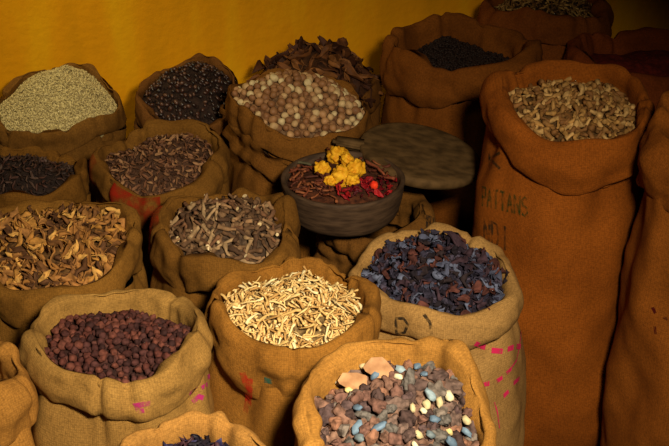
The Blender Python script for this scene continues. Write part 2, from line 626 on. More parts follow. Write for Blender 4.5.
def slab(name, a, b, mat):
    """box between two corners"""
    (x0, y0, z0), (x1, y1, z1) = a, b
    v = [(x0, y0, z0), (x1, y0, z0), (x1, y1, z0), (x0, y1, z0), (x0, y0, z1), (x1, y0, z1), (x1, y1, z1), (x0, y1, z1)]
    f = [(0, 3, 2, 1), (4, 5, 6, 7), (0, 1, 5, 4), (1, 2, 6, 5), (2, 3, 7, 6), (3, 0, 4, 7)]
    o = obj(name, mesh(name, v, f, [mat], smooth=False))
    return tag(o, kind='structure')


plaster, nt, N, L_, bs = nodes('yellow_limewash')
tc = N.new('ShaderNodeTexCoord'); mp = N.new('ShaderNodeMapping'); mp.inputs['Scale'].default_value = (5, 5, 1.2)
L_.new(tc.outputs['Object'], mp.inputs['Vector'])
n1 = N.new('ShaderNodeTexNoise'); n1.inputs['Scale'].default_value = 1.3; n1.inputs['Detail'].default_value = 6
L_.new(mp.outputs[0], n1.inputs['Vector'])
r1 = N.new('ShaderNodeValToRGB')
e = r1.color_ramp.elements
e[0].position = .3; e[0].color = s2l((206, 140, 8))
e[1].position = .7; e[1].color = s2l((226, 164, 14))
x_ = e.new(.5); x_.color = s2l((220, 148, 10))
L_.new(n1.outputs['Fac'], r1.inputs['Fac']); L_.new(r1.outputs['Color'], bs.inputs['Base Color'])
bs.inputs['Roughness'].default_value = .9; bs.inputs['Specular IOR Level'].default_value = .1
n2 = N.new('ShaderNodeTexNoise'); n2.inputs['Scale'].default_value = 30; n2.inputs['Detail'].default_value = 5
L_.new(tc.outputs['Object'], n2.inputs['Vector'])
bp = N.new('ShaderNodeBump'); bp.inputs['Strength'].default_value = .25; bp.inputs['Distance'].default_value = .01
L_.new(n2.outputs['Fac'], bp.inputs['Height']); L_.new(bp.outputs[0], bs.inputs['Normal'])

earth = noise_mat('dark_earth_floor', (52, 40, 30), (78, 60, 44), 9)
slab('floor', (-3.2, -2.5, FLOOR - .1), (3.4, 6.2, FLOOR), earth)
side = noise_mat('dim_side_wall', (84, 62, 30), (104, 78, 38), 6)
wb = slab('wall_back', (-3.6, 0, FLOOR), (3.8, .15, 3.1), plaster)
wb.location = (0, 4.86, 0); wb.rotation_euler = (0, 0, math.radians(17))
slab('wall_left', (-2.75, -2.5, FLOOR), (-2.6, 5, 3.1), side)
slab('wall_right', (2.3, -2.5, FLOOR), (2.45, 6.0, 3.1), side)
slab('ceiling', (-3.2, -2.5, 3.1), (3.4, 6.2, 3.2), noise_mat('smoked_ceiling', (70, 52, 34), (96, 74, 50), 6))

# ------------------------------------------------------------------ the sacks
FR = -PI / 2        # towards the viewer
K = {}
K['A'] = Sack('a', 59, 110, 131, .62, 'burlap sack heaped with pale green seeds against the yellow wall', (128, 92, 42), hc=.08, th=.022, tilt=.16, seed=3)
K['B'] = Sack('b', 190, 104, 116, .62, 'dark burlap sack heaped with blackish seeds against the yellow wall', (116, 78, 38), hc=.09, th=.03, tilt=.25, seed=5)
K['C'] = Sack('c', 298, 112, 148, .70, 'burlap sack with slumped neck folds heaped with round cream and tan nuts', (134, 92, 40), hc=.085, th=.026, tilt=.06, tiltx=-.13, seed=7,
              folds=((.05, .022, .022, 1.1), (.14, .02, .022, 2.6)))
K['D'] = Sack('d', 316, 88, 126, .62, 'burlap sack full of big dry leaves behind the nut sack', (112, 76, 34), hc=.09, th=.03, seed=9)
K['E'] = Sack('e', 462, 60, 162, .75, 'burlap sack with fat rolled rim of black seeds by the wall', (138, 84, 32), hc=.15, th=.07, seed=11, tilt=.0)
K['F'] = Sack('f', 545, 14, 135, .79, 'burlap sack of pale twiggy pods in the far dark corner', (136, 78, 32), hc=.12, th=.065, seed=13)
K['G'] = Sack('g', 638, 64, 152, .74, 'burlap sack of dark red powder behind the tallest sack', (140, 72, 32), hc=.11, th=.06, seed=15)
K['H'] = Sack('h', 567, 116, 175, .925, 'tall orange burlap sack with faded green lettering full of short curled roots', (160, 92, 30), hc=.125, th=.06, seed=17, tilt=.14, thx=-.4,
              dip=((FR + .05, .38, .34),), body=.97, wob=1.2)
K['I'] = Sack('i', 721, 158, 168, .955, 'tall burlap sack of reddish sticks cut off by the frame', (156, 94, 34), hc=.17, th=.07, seed=19, tilt=.12, body=.95)
K['J'] = Sack('j', 30, 184, 126, .606, 'burlap sack of blackish husks below the pale seed sack', (124, 88, 36), hc=.09, th=.04, seed=21)
K['K'] = Sack('k', 160, 168, 145, .633, 'burlap sack with a red dyed patch on its cuff full of brown bark chips', (128, 92, 40), hc=.10, th=.05, seed=23, tilt=.12)
K['L'] = Sack('l', 54, 254, 182, .62, 'wide burlap sack of curled orange brown root slices', (142, 104, 46), hc=.10, th=.048, seed=25, tilt=.12)
K['M'] = Sack('m', 227, 240, 163, .62, 'burlap sack of grey brown root stubs with pale cut ends', (128, 92, 40), hc=.12, th=.06, seed=27, tilt=.04)
K['N'] = Sack('n', 374, 220, 128, .50, 'short burlap sack under the wooden bowl', (122, 86, 40), hc=.10, th=.06, seed=29, folds=((.05, .015, .02, 1.), (.12, .014, .02, 2.)))
K['P'] = Sack('p', 119, 347, 191, .647, 'burlap sack with pink smears full of dark reddish brown berries', (166, 124, 62), hc=.11, th=.046, tone=(.82, .84, .86), seed=131, npin=5, dip=((FR + .1, .9, .1),))
K['Q'] = Sack('q', 295, 320, 184, .62, 'burlap sack brimming with pale cream root slivers', (158, 108, 44), hc=.135, th=.05, tone=(.74, .72, .66), seed=33, dip=((FR + .5, .8, .25),))
K['R'] = Sack('r', 435, 284, 182, .553, 'tan burlap sack with pink paint dashes full of purple and blue dried petals', (182, 138, 78), hc=.092, th=.058, tone=(.82, .84, .86), seed=35, tilt=.02, body=1.04, bulge=.05, dip=((FR - .5, .6, .3), (FR + .9, .7, -.3)), wob=1.1)
K['S'] = Sack('s', 395, 435, 224, .648, 'golden burlap sack of brown and blue grey stones at the front', (184, 132, 62), hc=.13, th=.056, tone=(.76, .74, .68), seed=37, tilt=.2)
K['T'] = Sack('t', 195, 481, 178, .60, 'burlap sack of black and violet petals cut off by the bottom edge', (180, 128, 62), hc=.11, th=.045, wob=1., tone=(.82, .84, .86), seed=39)
K['U'] = Sack('u', -46, 392, 158, .64, 'golden burlap sack with only its rim showing at the left edge', (184, 130, 60), hc=.14, th=.06, tone=(.76, .74, .68), seed=41)

# ------------------------------------------------------------------ contents
def bedmat(nm, a, b, sc_=90): return noise_mat(nm, a, b, sc_, bump=.8, dist=.006)  # sack beds get darkened colours, painting shade between the loose pieces

# A: pale seeds
h = Heap(K['A'], .012, .125, seed=1, pk=1.6)
h.bed('seeds', noise_mat('pale_seed', (150, 132, 84), (206, 188, 132), 160, p0=.4, p1=.6), 'heap of tiny pale green seeds in the sack against the wall', 'seeds',
      extra=scatter_into(h, 4200, grain(.013, .0026), 1, .006))
# B: dark seeds
h = Heap(K['B'], .005, .12, seed=2, pk=1.8)
mB = blob('seed', (.017, .012, .011), pieces_mat('dark_seed', [(46, 28, 22), (70, 40, 28), (92, 60, 44), (52, 34, 30), (36, 24, 20)], .4, 80, .3, .5), seed=2)
h.bed('seed_bed', bedmat('seed_bed_shade', (27, 16, 12), (48, 31, 23)), 'packed dark seeds under the loose blackish seeds by the wall', 'seeds', extra=under(h, mB, 260, 7, .35, 0.012))
h.put('dark_seed', mB, h.points(300, .0115, .99), 'small dark glossy seed in the heap against the yellow wall', 'seed', 'dark seeds by the wall', lift=.3, size=.012)
# C: nuts
h = Heap(K['C'], .005, .10, seed=3, pk=1.9)
def nutshape(d): return 1 + .22 * max(0, d.z) ** 3 - .06 * abs(d.x) * (d.z > 0)
mC = blob('nut', (.027, .026, .028), pieces_mat('nut', [(160, 114, 72), (182, 140, 94), (202, 172, 122), (142, 98, 60), (172, 128, 84), (212, 188, 138), (136, 92, 56), (190, 154, 106)], .6, 45, .3, .3), n=8, amp=.1, seed=3, shape=nutshape)
h.bed('nut_bed', bedmat('nut_bed_shade', (74, 47, 28), (124, 96, 68)), 'packed lower layer of tan nuts in the slumped sack', 'nuts', extra=under(h, mC, 330, 7, .35, 0.026), mat2=noise_mat('nut_bed_lower', (92, 60, 36), (146, 106, 70), 55))
h.put('nut', mC, h.points(290, .0212, .96), 'round cream or tan nut in the heaped slumped sack', 'nut', 'nuts in the slumped sack', lift=.25, size=.03, tilt=1.2, smin=.75, smax=1.1)
# D: leaves
h = Heap(K['D'], .03, .13, seed=4, pk=1.6)
mD = sheets('leaf', .12, pieces_mat('dry_leaf', [(84, 46, 20), (112, 66, 28), (60, 32, 16), (134, 84, 40), (72, 38, 20)], .7, 30, .5), n=9, curl=1.5, crumple=.35, aspect=.5, seed=4, point=1.4, rib=1, g=9, thick=.002)
h.bed('leaf_bed', bedmat('leaf_bed_shade', (37, 19, 9), (69, 40, 18), 40), 'crumbled leaves under the big dry leaves by the wall', 'leaves', extra=under(h, mD, 40, 7, .35, 0.05), mat2=noise_mat('leaf_bed_lower', (60, 32, 16), (106, 62, 28), 55))
h.put('dry_leaf', mD, h.points(110, .03, 1.12), 'big curled dark brown dry leaf heaped by the yellow wall', 'leaf', 'dry leaves by the wall', lift=.05, size=.06, tilt=.55)
# E: black seeds
h = Heap(K['E'], -.012, .0, seed=5)
h.bed('black_seeds', noise_mat('black_seed', (22, 14, 12), (44, 28, 22), 140, rough=.6), 'black seeds filling the fat rolled sack by the wall', 'seeds',
      extra=scatter_into(h, 2600, grain(.012, .004), 5, .006))
# F: twiggy pods
h = Heap(K['F'], .01, .05, seed=6)
mF = sticks('pod', .04, .0042, [pieces_mat('pod', [(150, 112, 56), (120, 84, 42), (176, 138, 76), (96, 64, 32)], .7)], bend=.35, seed=6)
h.bed('pod_bed', bedmat('pod_bed_shade', (43, 29, 14), (62, 44, 22)), 'packed broken pods in the far corner sack', 'pods', extra=under(h, mF, 200, 7, .35, 0.018), mat2=noise_mat('pod_bed_lower', (110, 76, 38), (150, 112, 60), 55))
h.put('twig_pod', mF, h.points(200, .0165, 1.0), 'thin pale twiggy pod in the far corner sack', 'pod', 'pods in the far corner sack', lift=.25, size=.02, tilt=.9)
# G: red powder
h = Heap(K['G'], -.015, .03, seed=7)
h.bed('red_powder', noise_mat('red_powder', (78, 22, 14), (112, 34, 20), 60), 'dark red powder filling the sack behind the tallest one', 'powder', rough=.003)
mG = blob('chip', (.016, .012, .009), pieces_mat('pale_chip', [(220, 190, 150), (200, 160, 120)], .7), n=3, seed=8)
h.put('pale_chip', mG, [(x, y, h.z(x, y)) for x, y in ((-.07, -.13), (.015, -.15), (-.045, -.14))], 'small pale chip lying on the dark red powder', 'chip', 'pale chips on the red powder', lift=.3, size=.01)
# H: curled roots
h = Heap(K['H'], -.006, .045, seed=8, pk=2)
mH = sticks('root', .036, .0072, [pieces_mat('curled_root', [(190, 142, 76), (160, 114, 58), (210, 166, 100), (142, 96, 48)], .7)], n=9, bend=.55, taper=.35, seed=8, rough=.28)
h.bed('root_bed', bedmat('root_bed_shade', (69, 47, 23), (105, 78, 42)), 'packed root crumbs under the curled roots of the tall sack', 'roots', extra=under(h, mH, 330, 7, .35, 0.018), mat2=noise_mat('root_lower_shade', (92, 62, 30), (142, 102, 54), 55))  # lower roots coloured darker as well, painted shade in the gaps
h.put('curled_root', mH, h.points(290, .0165, .98), 'short curled tan root on top of the tall lettered sack', 'root', 'curled roots in the tall sack', lift=.3, size=.018, tilt=.7)
# I: reddish sticks
h = Heap(K['I'], .0, .04, seed=9)
h.bed('stick_bed', bedmat('stick_bed_shade', (43, 17, 11), (59, 26, 16)), 'packed reddish stick crumbs in the sack at the right edge', 'sticks')
mI = sticks('stick', .07, .006, [pieces_mat('red_stick', [(138, 66, 44), (112, 46, 32), (160, 92, 66)], .7)], bend=.15, seed=9)
h.put('red_stick', mI, h.points(110, .021, .97), 'reddish brown bark stick in the tall sack at the frame edge', 'stick', 'reddish sticks in the edge sack', lift=.3, size=.02, tilt=.5)
# J: dark husks
h = Heap(K['J'], .01, .06, seed=10)
mJ = sheets('husk', .026, pieces_mat('dark_husk', [(58, 40, 32), (84, 62, 50), (46, 30, 26), (72, 44, 34)], .6, 60, .3), n=7, curl=1.3, crumple=.3, aspect=.4, seed=10, g=6, thick=.002)
h.bed('husk_bed', bedmat('husk_bed_shade', (27, 18, 14), (45, 32, 26)), 'packed husk crumbs below the pale seed sack', 'husks', extra=under(h, mJ, 260, 7, .35, 0.014))
h.put('dark_husk', mJ, h.points(260, .0145, .98), 'small blackish curled husk below the pale seed sack', 'husk', 'blackish husks', lift=.3, size=.014, tilt=.8)
# K: bark chips
h = Heap(K['K'], .0, .055, seed=11)
mK = sheets('chip', .0235, pieces_mat('bark_chip', [(128, 88, 56), (94, 60, 38), (158, 116, 78), (74, 46, 30), (116, 74, 46)], .7, 60, .35), n=8, curl=1.3, crumple=.3, aspect=.45, seed=11, g=6, thick=.003)
h.bed('bark_bed', bedmat('bark_bed_shade', (47, 28, 18), (80, 55, 38)), 'packed bark crumbs in the red patched sack', 'bark', extra=under(h, mK, 330, 7, .35, 0.016), mat2=noise_mat('bark_bed_lower', (80, 50, 34), (134, 94, 66), 55))
h.put('bark_chip', mK, h.points(290, .015, .98), 'small brown curled bark chip in the red patched sack', 'bark chip', 'bark chips', lift=.3, size=.016, tilt=.9)
# L: root slices
h = Heap(K['L'], .008, .065, seed=12)
mL = sheets('slice', .058, pieces_mat('root_slice', [(190, 134, 60), (160, 108, 50), (222, 168, 86), (122, 80, 40), (172, 118, 60), (96, 62, 34)], .8, 60, .5), n=12, curl=2.2, crumple=.6, aspect=.45, seed=12, g=8, thick=.006)
h.bed('slice_bed', bedmat('slice_bed_shade', (57, 37, 18), (104, 73, 37)), 'packed crumbs under the curled orange brown root slices', 'slices', extra=under(h, mL, 200, 7, .35, 0.03), mat2=noise_mat('slice_bed_lower', (104, 68, 34), (180, 126, 64), 55))
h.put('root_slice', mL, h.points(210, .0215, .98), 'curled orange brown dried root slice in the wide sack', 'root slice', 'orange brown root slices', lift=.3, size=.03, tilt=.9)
# M: root stubs
h = Heap(K['M'], .01, .09, seed=13)
mM = sticks('stub', .052, .0078, [pieces_mat('root_stub', [(150, 114, 78), (108, 78, 52), (170, 138, 98), (124, 86, 58), (88, 62, 42)], .8, 60, .5), noise_mat('cut_root', (190, 164, 116), (222, 200, 156), 60)], n=2, bend=.08, taper=.3, seed=13, rough=.22, tips=True)
mM += sticks('stub', .046, .0066, [mM[0].materials[0]], n=9, bend=.12, taper=.45, seed=14, rough=.28)
h.bed('stub_bed', bedmat('stub_bed_shade', (52, 38, 27), (89, 70, 53)), 'packed crumbs under the grey brown root stubs', 'roots', extra=under(h, mM, 220, 7, .35, 0.018), mat2=noise_mat('stub_bed_lower', (72, 52, 36), (128, 98, 68), 55))
h.put('root_stub', mM, h.points(190, .02, .97), 'grey brown root stub in the sack left of the bowl', 'root stub', 'grey brown root stubs', lift=.35, size=.022, tilt=.7)
# P: berries
h = Heap(K['P'], -.004, .03, ty=-.07, seed=14)
mP = blob('berry', (.0205, .019, .019), pieces_mat('dark_berry', [(92, 50, 42), (72, 40, 36), (108, 62, 50), (84, 50, 46), (58, 34, 32)], .8, 90, .5, .15), n=10, amp=.5, fr=2.0, seed=14)
h.bed('berry_bed', bedmat('berry_bed_shade', (35, 19, 17), (57, 33, 28)), 'packed lower layer of dark berries in the pink smeared sack', 'berries', extra=under(h, mP, 330, 7, .35, 0.02), mat2=noise_mat('berry_bed_lower', (58, 34, 30), (94, 56, 48), 55))
h.put('dark_berry', mP, h.points(300, .0172, .99), 'round wrinkled dark reddish brown berry in the pink smeared sack', 'berry', 'dark berries', lift=.3, size=.02, tilt=1.5)
# Q: slivers
h = Heap(K['Q'], .012, .055, seed=15)
mQ = sticks('sliver', .044, .0044, [pieces_mat('cream_sliver', [(236, 206, 138), (214, 176, 106), (244, 224, 168), (190, 146, 82), (226, 190, 120)], .7, 60, .25)], n=16, bend=.2, taper=.6, flat=.6, seed=15, rough=.25, ns=6)
h.bed('sliver_bed', bedmat('sliver_bed_shade', (74, 55, 29), (132, 109, 69)), 'packed chopped crumbs under the pale cream slivers', 'slivers', extra=under(h, mQ, 900, 7, .25, 0.018), mat2=noise_mat('sliver_bed_lower', (180, 136, 74), (232, 200, 134), 55))
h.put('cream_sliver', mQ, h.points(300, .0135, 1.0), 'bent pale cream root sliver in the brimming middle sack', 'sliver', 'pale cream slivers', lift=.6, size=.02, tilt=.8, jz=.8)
# R: petals
h = Heap(K['R'], .01, .07, seed=16)
mR = sheets('petal', .046, pieces_mat('blue_petal', [(62, 58, 74), (86, 90, 112), (46, 38, 48), (104, 62, 54), (70, 52, 60), (56, 54, 72), (40, 34, 40), (108, 114, 138), (84, 50, 44), (52, 42, 44)], .9, 60, .5, .1), n=12, curl=2.2, crumple=.85, aspect=.55, seed=16, g=10, thick=.003)
h.bed('petal_bed', bedmat('petal_bed_shade', (24, 22, 32), (49, 44, 60)), 'crushed petals under the purple and blue petals', 'petals', extra=under(h, mR, 200, 7, .35, 0.026), mat2=noise_mat('petal_bed_lower', (40, 36, 48), (82, 74, 92), 55))
h.put('purple_petal', mR, h.points(270, .0185, 1.0), 'crumpled purple, blue or rusty dried petal in the paint dashed sack', 'petal', 'purple and blue petals', lift=.45, size=.026, tilt=1.2, jz=.8)
pp = at(457, 243, .64)
bigp = sheets('petal', .085, mR[0].materials[0], n=1, curl=1.4, crumple=.5, aspect=.4, seed=71, g=11, thick=.004)[0]
o = obj('petal', bigp, None, (pp.x, pp.y, .64)); o.rotation_euler = (.3, -.75, 2.2)
tag(o, 'largest blue grey petal standing up at the back of the petal heap', 'petal', 'purple and blue petals')

# S: stones
h = Heap(K['S'], -.01, .045, seed=17)
pts = h.points(290, .0215, .98)
h.rng.shuffle(pts)
smat = pieces_mat('brown_stone', [(122, 88, 76), (98, 78, 72), (118, 96, 86), (110, 104, 98), (146, 104, 82), (80, 62, 58), (128, 116, 106), (96, 76, 74), (134, 100, 84)], .85, 70, .6, .15)
mS1 = rocks('stone', (.046, .030, .030), smat, n=6, seed=17, pts=22, bev=.08) + blob('stone', (.050, .030, .031), smat, n=8, amp=.6, fr=1.5, sub=3, seed=21)
for me in mS1:
    for w in me.vertices: w.co += w.co.normalized() * (.005 * noise.noise(w.co * 90) + .003 * noise.noise(w.co * 210))
mS2 = blob('pebble', (.034, .019, .017), pieces_mat('blue_pebble', [(124, 150, 172), (104, 128, 150), (164, 186, 196), (112, 126, 132)], .55, 50, .45), n=6, amp=.4, seed=18)
mS3 = blob('pod', (.028, .017, .016), pieces_mat('cream_pod', [(232, 208, 140), (214, 196, 150), (240, 228, 190)], .6, 40, .3), n=6, amp=.4, seed=19)
n0 = int(len(pts) * .74); n1_ = int(len(pts) * .88)
h.bed('stone_bed', bedmat('stone_bed_shade', (52, 37, 29), (86, 66, 55)), 'grit and chips under the stones of the front sack', 'grit', extra=under(h, mS1, 240, 7, .35, 0.03), mat2=noise_mat('stone_bed_lower', (84, 60, 48), (140, 108, 90), 55))
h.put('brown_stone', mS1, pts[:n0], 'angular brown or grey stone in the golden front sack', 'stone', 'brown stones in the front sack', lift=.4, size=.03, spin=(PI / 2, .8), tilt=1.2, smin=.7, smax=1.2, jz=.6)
h.put('blue_pebble', mS2, pts[n0:n1_], 'smooth blue grey pebble among the brown stones', 'pebble', 'blue grey pebbles', lift=.8, size=.03, tilt=.5, spin=(PI / 2, .5), smin=.7, smax=1.15)
h.put('cream_pod', mS3, pts[n1_:], 'smooth cream yellow pod among the brown stones', 'pod', 'cream pods among the stones', lift=.8, size=.03, tilt=.5, spin=(PI / 2, .5), smin=.7, smax=1.15)
slabm = noise_mat('pale_bark', (150, 108, 74), (184, 142, 102), 30)
for i_, (px, py, L_s, rz_, lb) in enumerate(((354, 380, .085, .35, 'broad pale brown bark piece against the back rim, the one further left'), (380, 368, .085, -.15, 'broad pale brown bark piece behind the stones, nearer the middle of the rim'))):
    p = at(px, py, .72)
    zs = min((abs(h.z(q.x - h.k.x, q.y - h.k.y) + .034 - q.z), q.z) for q in (at(px, py, .60 + .005 * i) for i in range(40)))
    p = at(px, py, zs[1])
    me = rocks('bark_piece', (L_s, .06, .014), slabm, n=1, seed=83 + i_, pts=26, bev=.15)[0]
    o = obj('bark_piece', me, None, p); o.rotation_euler = (1.0, .1, rz_)
    tag(o, lb, 'bark piece', 'pale bark pieces among the stones')
# T: black petals
h = Heap(K['T'], -.015, .05, seed=18)
mT = sheets('petal', .045, pieces_mat('black_petal', [(40, 34, 64), (58, 54, 92), (30, 24, 36), (72, 44, 52)], .6, 40, .4), n=8, curl=1.6, crumple=.5, aspect=.5, seed=20, g=8, thick=.003)
h.bed('black_petal_bed', bedmat('black_petal_bed_shade', (18, 14, 24), (37, 31, 44)), 'crushed petals under the black violet ones at the bottom edge', 'petals', extra=under(h, mT, 160, 7, .35, 0.026))
h.put('black_petal', mT, h.points(160, .02, .98), 'crumpled black violet petal at the bottom edge', 'petal', 'black violet petals', lift=.3, size=.026, tilt=1.)
# U
h = Heap(K['U'], -.02, .03, seed=19)
h.bed('spice_powder', noise_mat('brown_powder', (96, 64, 30), (130, 90, 44), 40), 'brown powder in the golden sack at the left edge', 'powder')

# ------------------------------------------------------------------ bowl, lid
wood = noise_mat('dark_bowl_wood', (52, 37, 25), (82, 62, 44), 16, rough=.7, bump=.5, stretch=(1, 1, 5))
wood2 = noise_mat('dark_lid_wood', (66, 49, 28), (98, 74, 44), 22, rough=.75, bump=.6, spec=.08, stretch=(1, 1.6, 1))


def lathe(prof, n=96, wob=.0, seed=0):
    verts, faces = [], []
    for (r, z) in prof:
        for j in range(n):
            a = 2 * PI * j / n
            k = 1 + wob * noise.noise(Vector((math.cos(a) * 1.5, math.sin(a) * 1.5, z * 8 + seed)))
            verts.append(Vector((math.cos(a) * r * k, math.sin(a) * r * k, z + wob * .12 * noise.noise(Vector((math.cos(a), math.sin(a), seed + 5))))))
    m = len(prof)
    for i in range(m - 1):
        for j in range(n):
            q = (j + 1) % n
            faces.append((i * n + j, i * n + q, (i + 1) * n + q, (i + 1) * n + j))
    faces.append(tuple(range(n))[::-1]); faces.append(tuple((m - 1) * n + j for j in range(n)))
    return verts, faces


ZB = .69           # bowl rim height
pb = at(342.5, 177, ZB)
RB = 62 / F * depth(pb)
hb = .118
prof = [(RB * .84, 0), (RB * .89, .004), (RB * .93, .02), (RB * .975, .06), (RB * .995, hb - .012), (RB, hb - .003), (RB * .985, hb), (RB * .94, hb), (RB * .925, hb - .004),
        (RB * .90, hb - .03), (RB * .84, .03), (RB * .6, .018)]
v, f = lathe(prof, wob=.02, seed=3)
bowl = obj('wooden_bowl', mesh('wooden_bowl', v, f, [wood]), None, (pb.x, pb.y, ZB - hb))
tag(bowl, 'round dark wooden bowl of yellow and red flowers on a short sack', 'bowl')


class FakeSack:     # lets a heap sit in the bowl
    def __init__(s, x, y, R, z): s.x, s.y, s.R, s.zc, s.hc, s.sq = x, y, R, z, .05, 1.
    def rin(s, a): return s.R
    def rimz(s, a): return 0.


fk = FakeSack(pb.x, pb.y, RB * .88, ZB)
h = Heap(fk, -.016, .028, seed=30, pk=1.5)
h.bed('petal_crumbs', bedmat('bowl_crumb', (44, 22, 14), (92, 50, 28), 70), 'brown crumbs of flowers and bark filling the wooden bowl', 'crumbs', sink=.006)
sx = 1 / F * depth(pb)
def bp_(px, py):    # a point on the bowl's heap under a pixel
    p = at(px, py, ZB)
    for _ in range(4):
        p = at(px, py, h.z(p.x - fk.x, p.y - fk.y))
    return (p.x - fk.x, p.y - fk.y, h.z(p.x - fk.x, p.y - fk.y))
yel = noise_mat('yellow_flower', (206, 136, 12), (236, 182, 40), 60, bump=.5, rough=.7)
def knob(d):
    return 1 + .5 * abs(noise.noise(d * 2.1)) + .04 * noise.noise(d * 6)
mY = [blob('lump', (.055, .052, .048), yel, n=1, amp=.2, fr=1.8, sub=4, seed=40 + i, shape=knob)[0] for i in range(5)]
YL = [(338, 160, 1.0, .5, 'large lumpy yellow dried flower at the top of the bowl pile'),
      (322, 172, .72, .35, 'small yellow dried flower lying apart on the left'),
      (341, 181, .95, .55, 'lumpy yellow dried flower in the middle of the pile front'),
      (355, 174, .95, .6, 'lumpy yellow dried flower on the right of the pile'),
      (347, 168, .70, 1.0, 'small yellow dried flower wedged between the larger yellow lumps'),
      (352, 184, .62, .5, 'small yellow dried flower touching the red petals'),
      (330, 184, .5, .4, 'tiny yellow dried flower at the foot of the pile')]
for i, (px, py, s_, lf, lb) in enumerate(YL):
    x, y, z = bp_(px, py + 1)
    o = obj('yellow_flower', mY[i % 5], None, (fk.x + x, fk.y + y, z + .026 * lf + .004))
    o.scale = (s_ * 1.12,) * 3; o.rotation_euler = (i * 1.3, i * .7, i * 2.1)
    tag(o, lb, 'dried flower', 'yellow dried flowers in the bowl')
mRd = sheets('petal', .03, pieces_mat('red_petal', [(140, 16, 24), (104, 10, 20), (168, 24, 28), (74, 10, 18)], .6, 40, .3), n=7, curl=1.6, crumple=.5, aspect=.6, seed=50, g=8, thick=.002)
random.seed(4)
rp = [bp_(random.uniform(336, 394), random.uniform(178, 199)) for _ in range(34)] + [bp_(px, py) for (px, py) in ((345, 192), (352, 190), (358, 192), (365, 188), (371, 190), (376, 186), (361, 197), (353, 197), (345, 198), (368, 195), (374, 194), (381, 190), (386, 184),
                                  (338, 194), (380, 183), (388, 188), (366, 183), (357, 186), (348, 186), (372, 182), (340, 188), (384, 178))]
h.put('red_petal', mRd, rp, 'crimson dried petal in front of the yellow flowers', 'petal', 'crimson petals in the bowl', lift=.3, size=.02, tilt=.9)
mO = blob('bud', (.027, .024, .022), noise_mat('scarlet_bud', (226, 40, 20), (250, 74, 36), 60), n=1, amp=.3, fr=2.5, sub=3, seed=55)
x, y, z = bp_(374, 189)
tag(obj('scarlet_bud', mO[0], None, (fk.x + x, fk.y + y, z + .014)), 'bright scarlet bud among the crimson petals of the bowl', 'bud')
mBs = sticks('bark', .036, .0042, [pieces_mat('bowl_bark', [(120, 60, 34), (96, 46, 28), (140, 80, 46), (80, 40, 26)], .7, 50, .4)], bend=.25, seed=52, n=7)
bpts = [bp_(random.uniform(293, 330), random.uniform(166, 194)) for _ in range(46)] + [bp_(px, py) for (px, py) in ((297, 178), (304, 182), (310, 186), (316, 190), (322, 192), (300, 185), (308, 193), (316, 197), (326, 197), (295, 172), (303, 174), (312, 178), (330, 190),
                                    (372, 172), (380, 172), (386, 176), (376, 165), (366, 166), (392, 180), (370, 160), (384, 168), (312, 168), (320, 160), (360, 160), (330, 152), (306, 163), (318, 183), (335, 200), (327, 187))]
h.put('bark_strip', mBs, bpts, 'short rusty brown bark strip in the wooden bowl', 'bark strip', 'bark strips in the bowl', lift=.35, size=.018, tilt=.4)
lg = sticks('twig', .085, .0055, [noise_mat('long_twig', (110, 54, 34), (142, 76, 48), 40)], n=2, bend=.08, seed=61, seg=8)
for i, (px, py, yaw, lb) in enumerate(((376, 173, -.9, 'long rusty twig leaning on the right rim of the bowl'), (386, 183, 2.3, 'long rusty twig crossing the crimson petals'))):
    x, y, z = bp_(px, py)
    o = obj('twig', lg[i], None, (fk.x + x, fk.y + y, z + .02)); o.rotation_euler = (0, .15, yaw)
    tag(o, lb, 'twig', 'long twigs in the bowl')
lf = sheets('leaf', .068, noise_mat('grey_leaf', (70, 66, 48), (96, 90, 64), 40), n=1, curl=.6, crumple=.12, aspect=.28, seed=63, g=9, thick=.002, rib=1)
x, y, z = bp_(303, 168)
o = obj('grey_leaf', lf[0], None, (fk.x + x, fk.y + y, z + .018)); o.rotation_euler = (0, 0, -.35)
tag(o, 'narrow grey green leaf near the left rim of the bowl', 'leaf')

# lid: a round wooden board with a short broad handle
ZL = .67
pl = at(419, 151, ZL)
RL = 62 / F * depth(pl)
lid = bpy.data.objects.new('wooden_board', None); C.objects.link(lid); lid.empty_display_size = .05
lid.location = (pl.x, pl.y, ZL - .035); lid.rotation_euler = (math.radians(2), math.radians(10), 0)
tag(lid, 'round dark wooden board with a stub handle lying behind the bowl', 'board')
v, f = lathe([(RL * .93, 0), (RL * .98, .006), (RL, .016), (RL, .026), (RL * .98, .034), (RL * .93, .037), (RL * .8, .036), (RL * .4, .037)], wob=.02, seed=9)
obj('disc', mesh('disc', v, f, [wood2]), lid)
bm = bmesh.new()
bmesh.ops.create_cube(bm, size=1)
for w in bm.verts:
    w.co = Vector((w.co.x * .115, w.co.y * (.06 if w.co.x > 0 else .05), w.co.z * .03))
bmesh.ops.bevel(bm, geom=bm.edges[:], offset=.012, segments=4, affect='EDGES')
for w in bm.verts: w.co += Vector((noise.noise(w.co * 30), noise.noise(w.co * 30 + Vector((5, 0, 0))), 0)) * .003
me = bpy.data.meshes.new('handle'); bm.to_mesh(me); bm.free(); me.materials.append(wood2)
me.polygons.foreach_set('use_smooth', [True] * len(me.polygons))
o = obj('handle', me, lid); ang = math.radians(180)
o.location = (math.cos(ang) * (RL + .03), math.sin(ang) * (RL + .03), .022); o.rotation_euler = (0, 0, ang + PI)

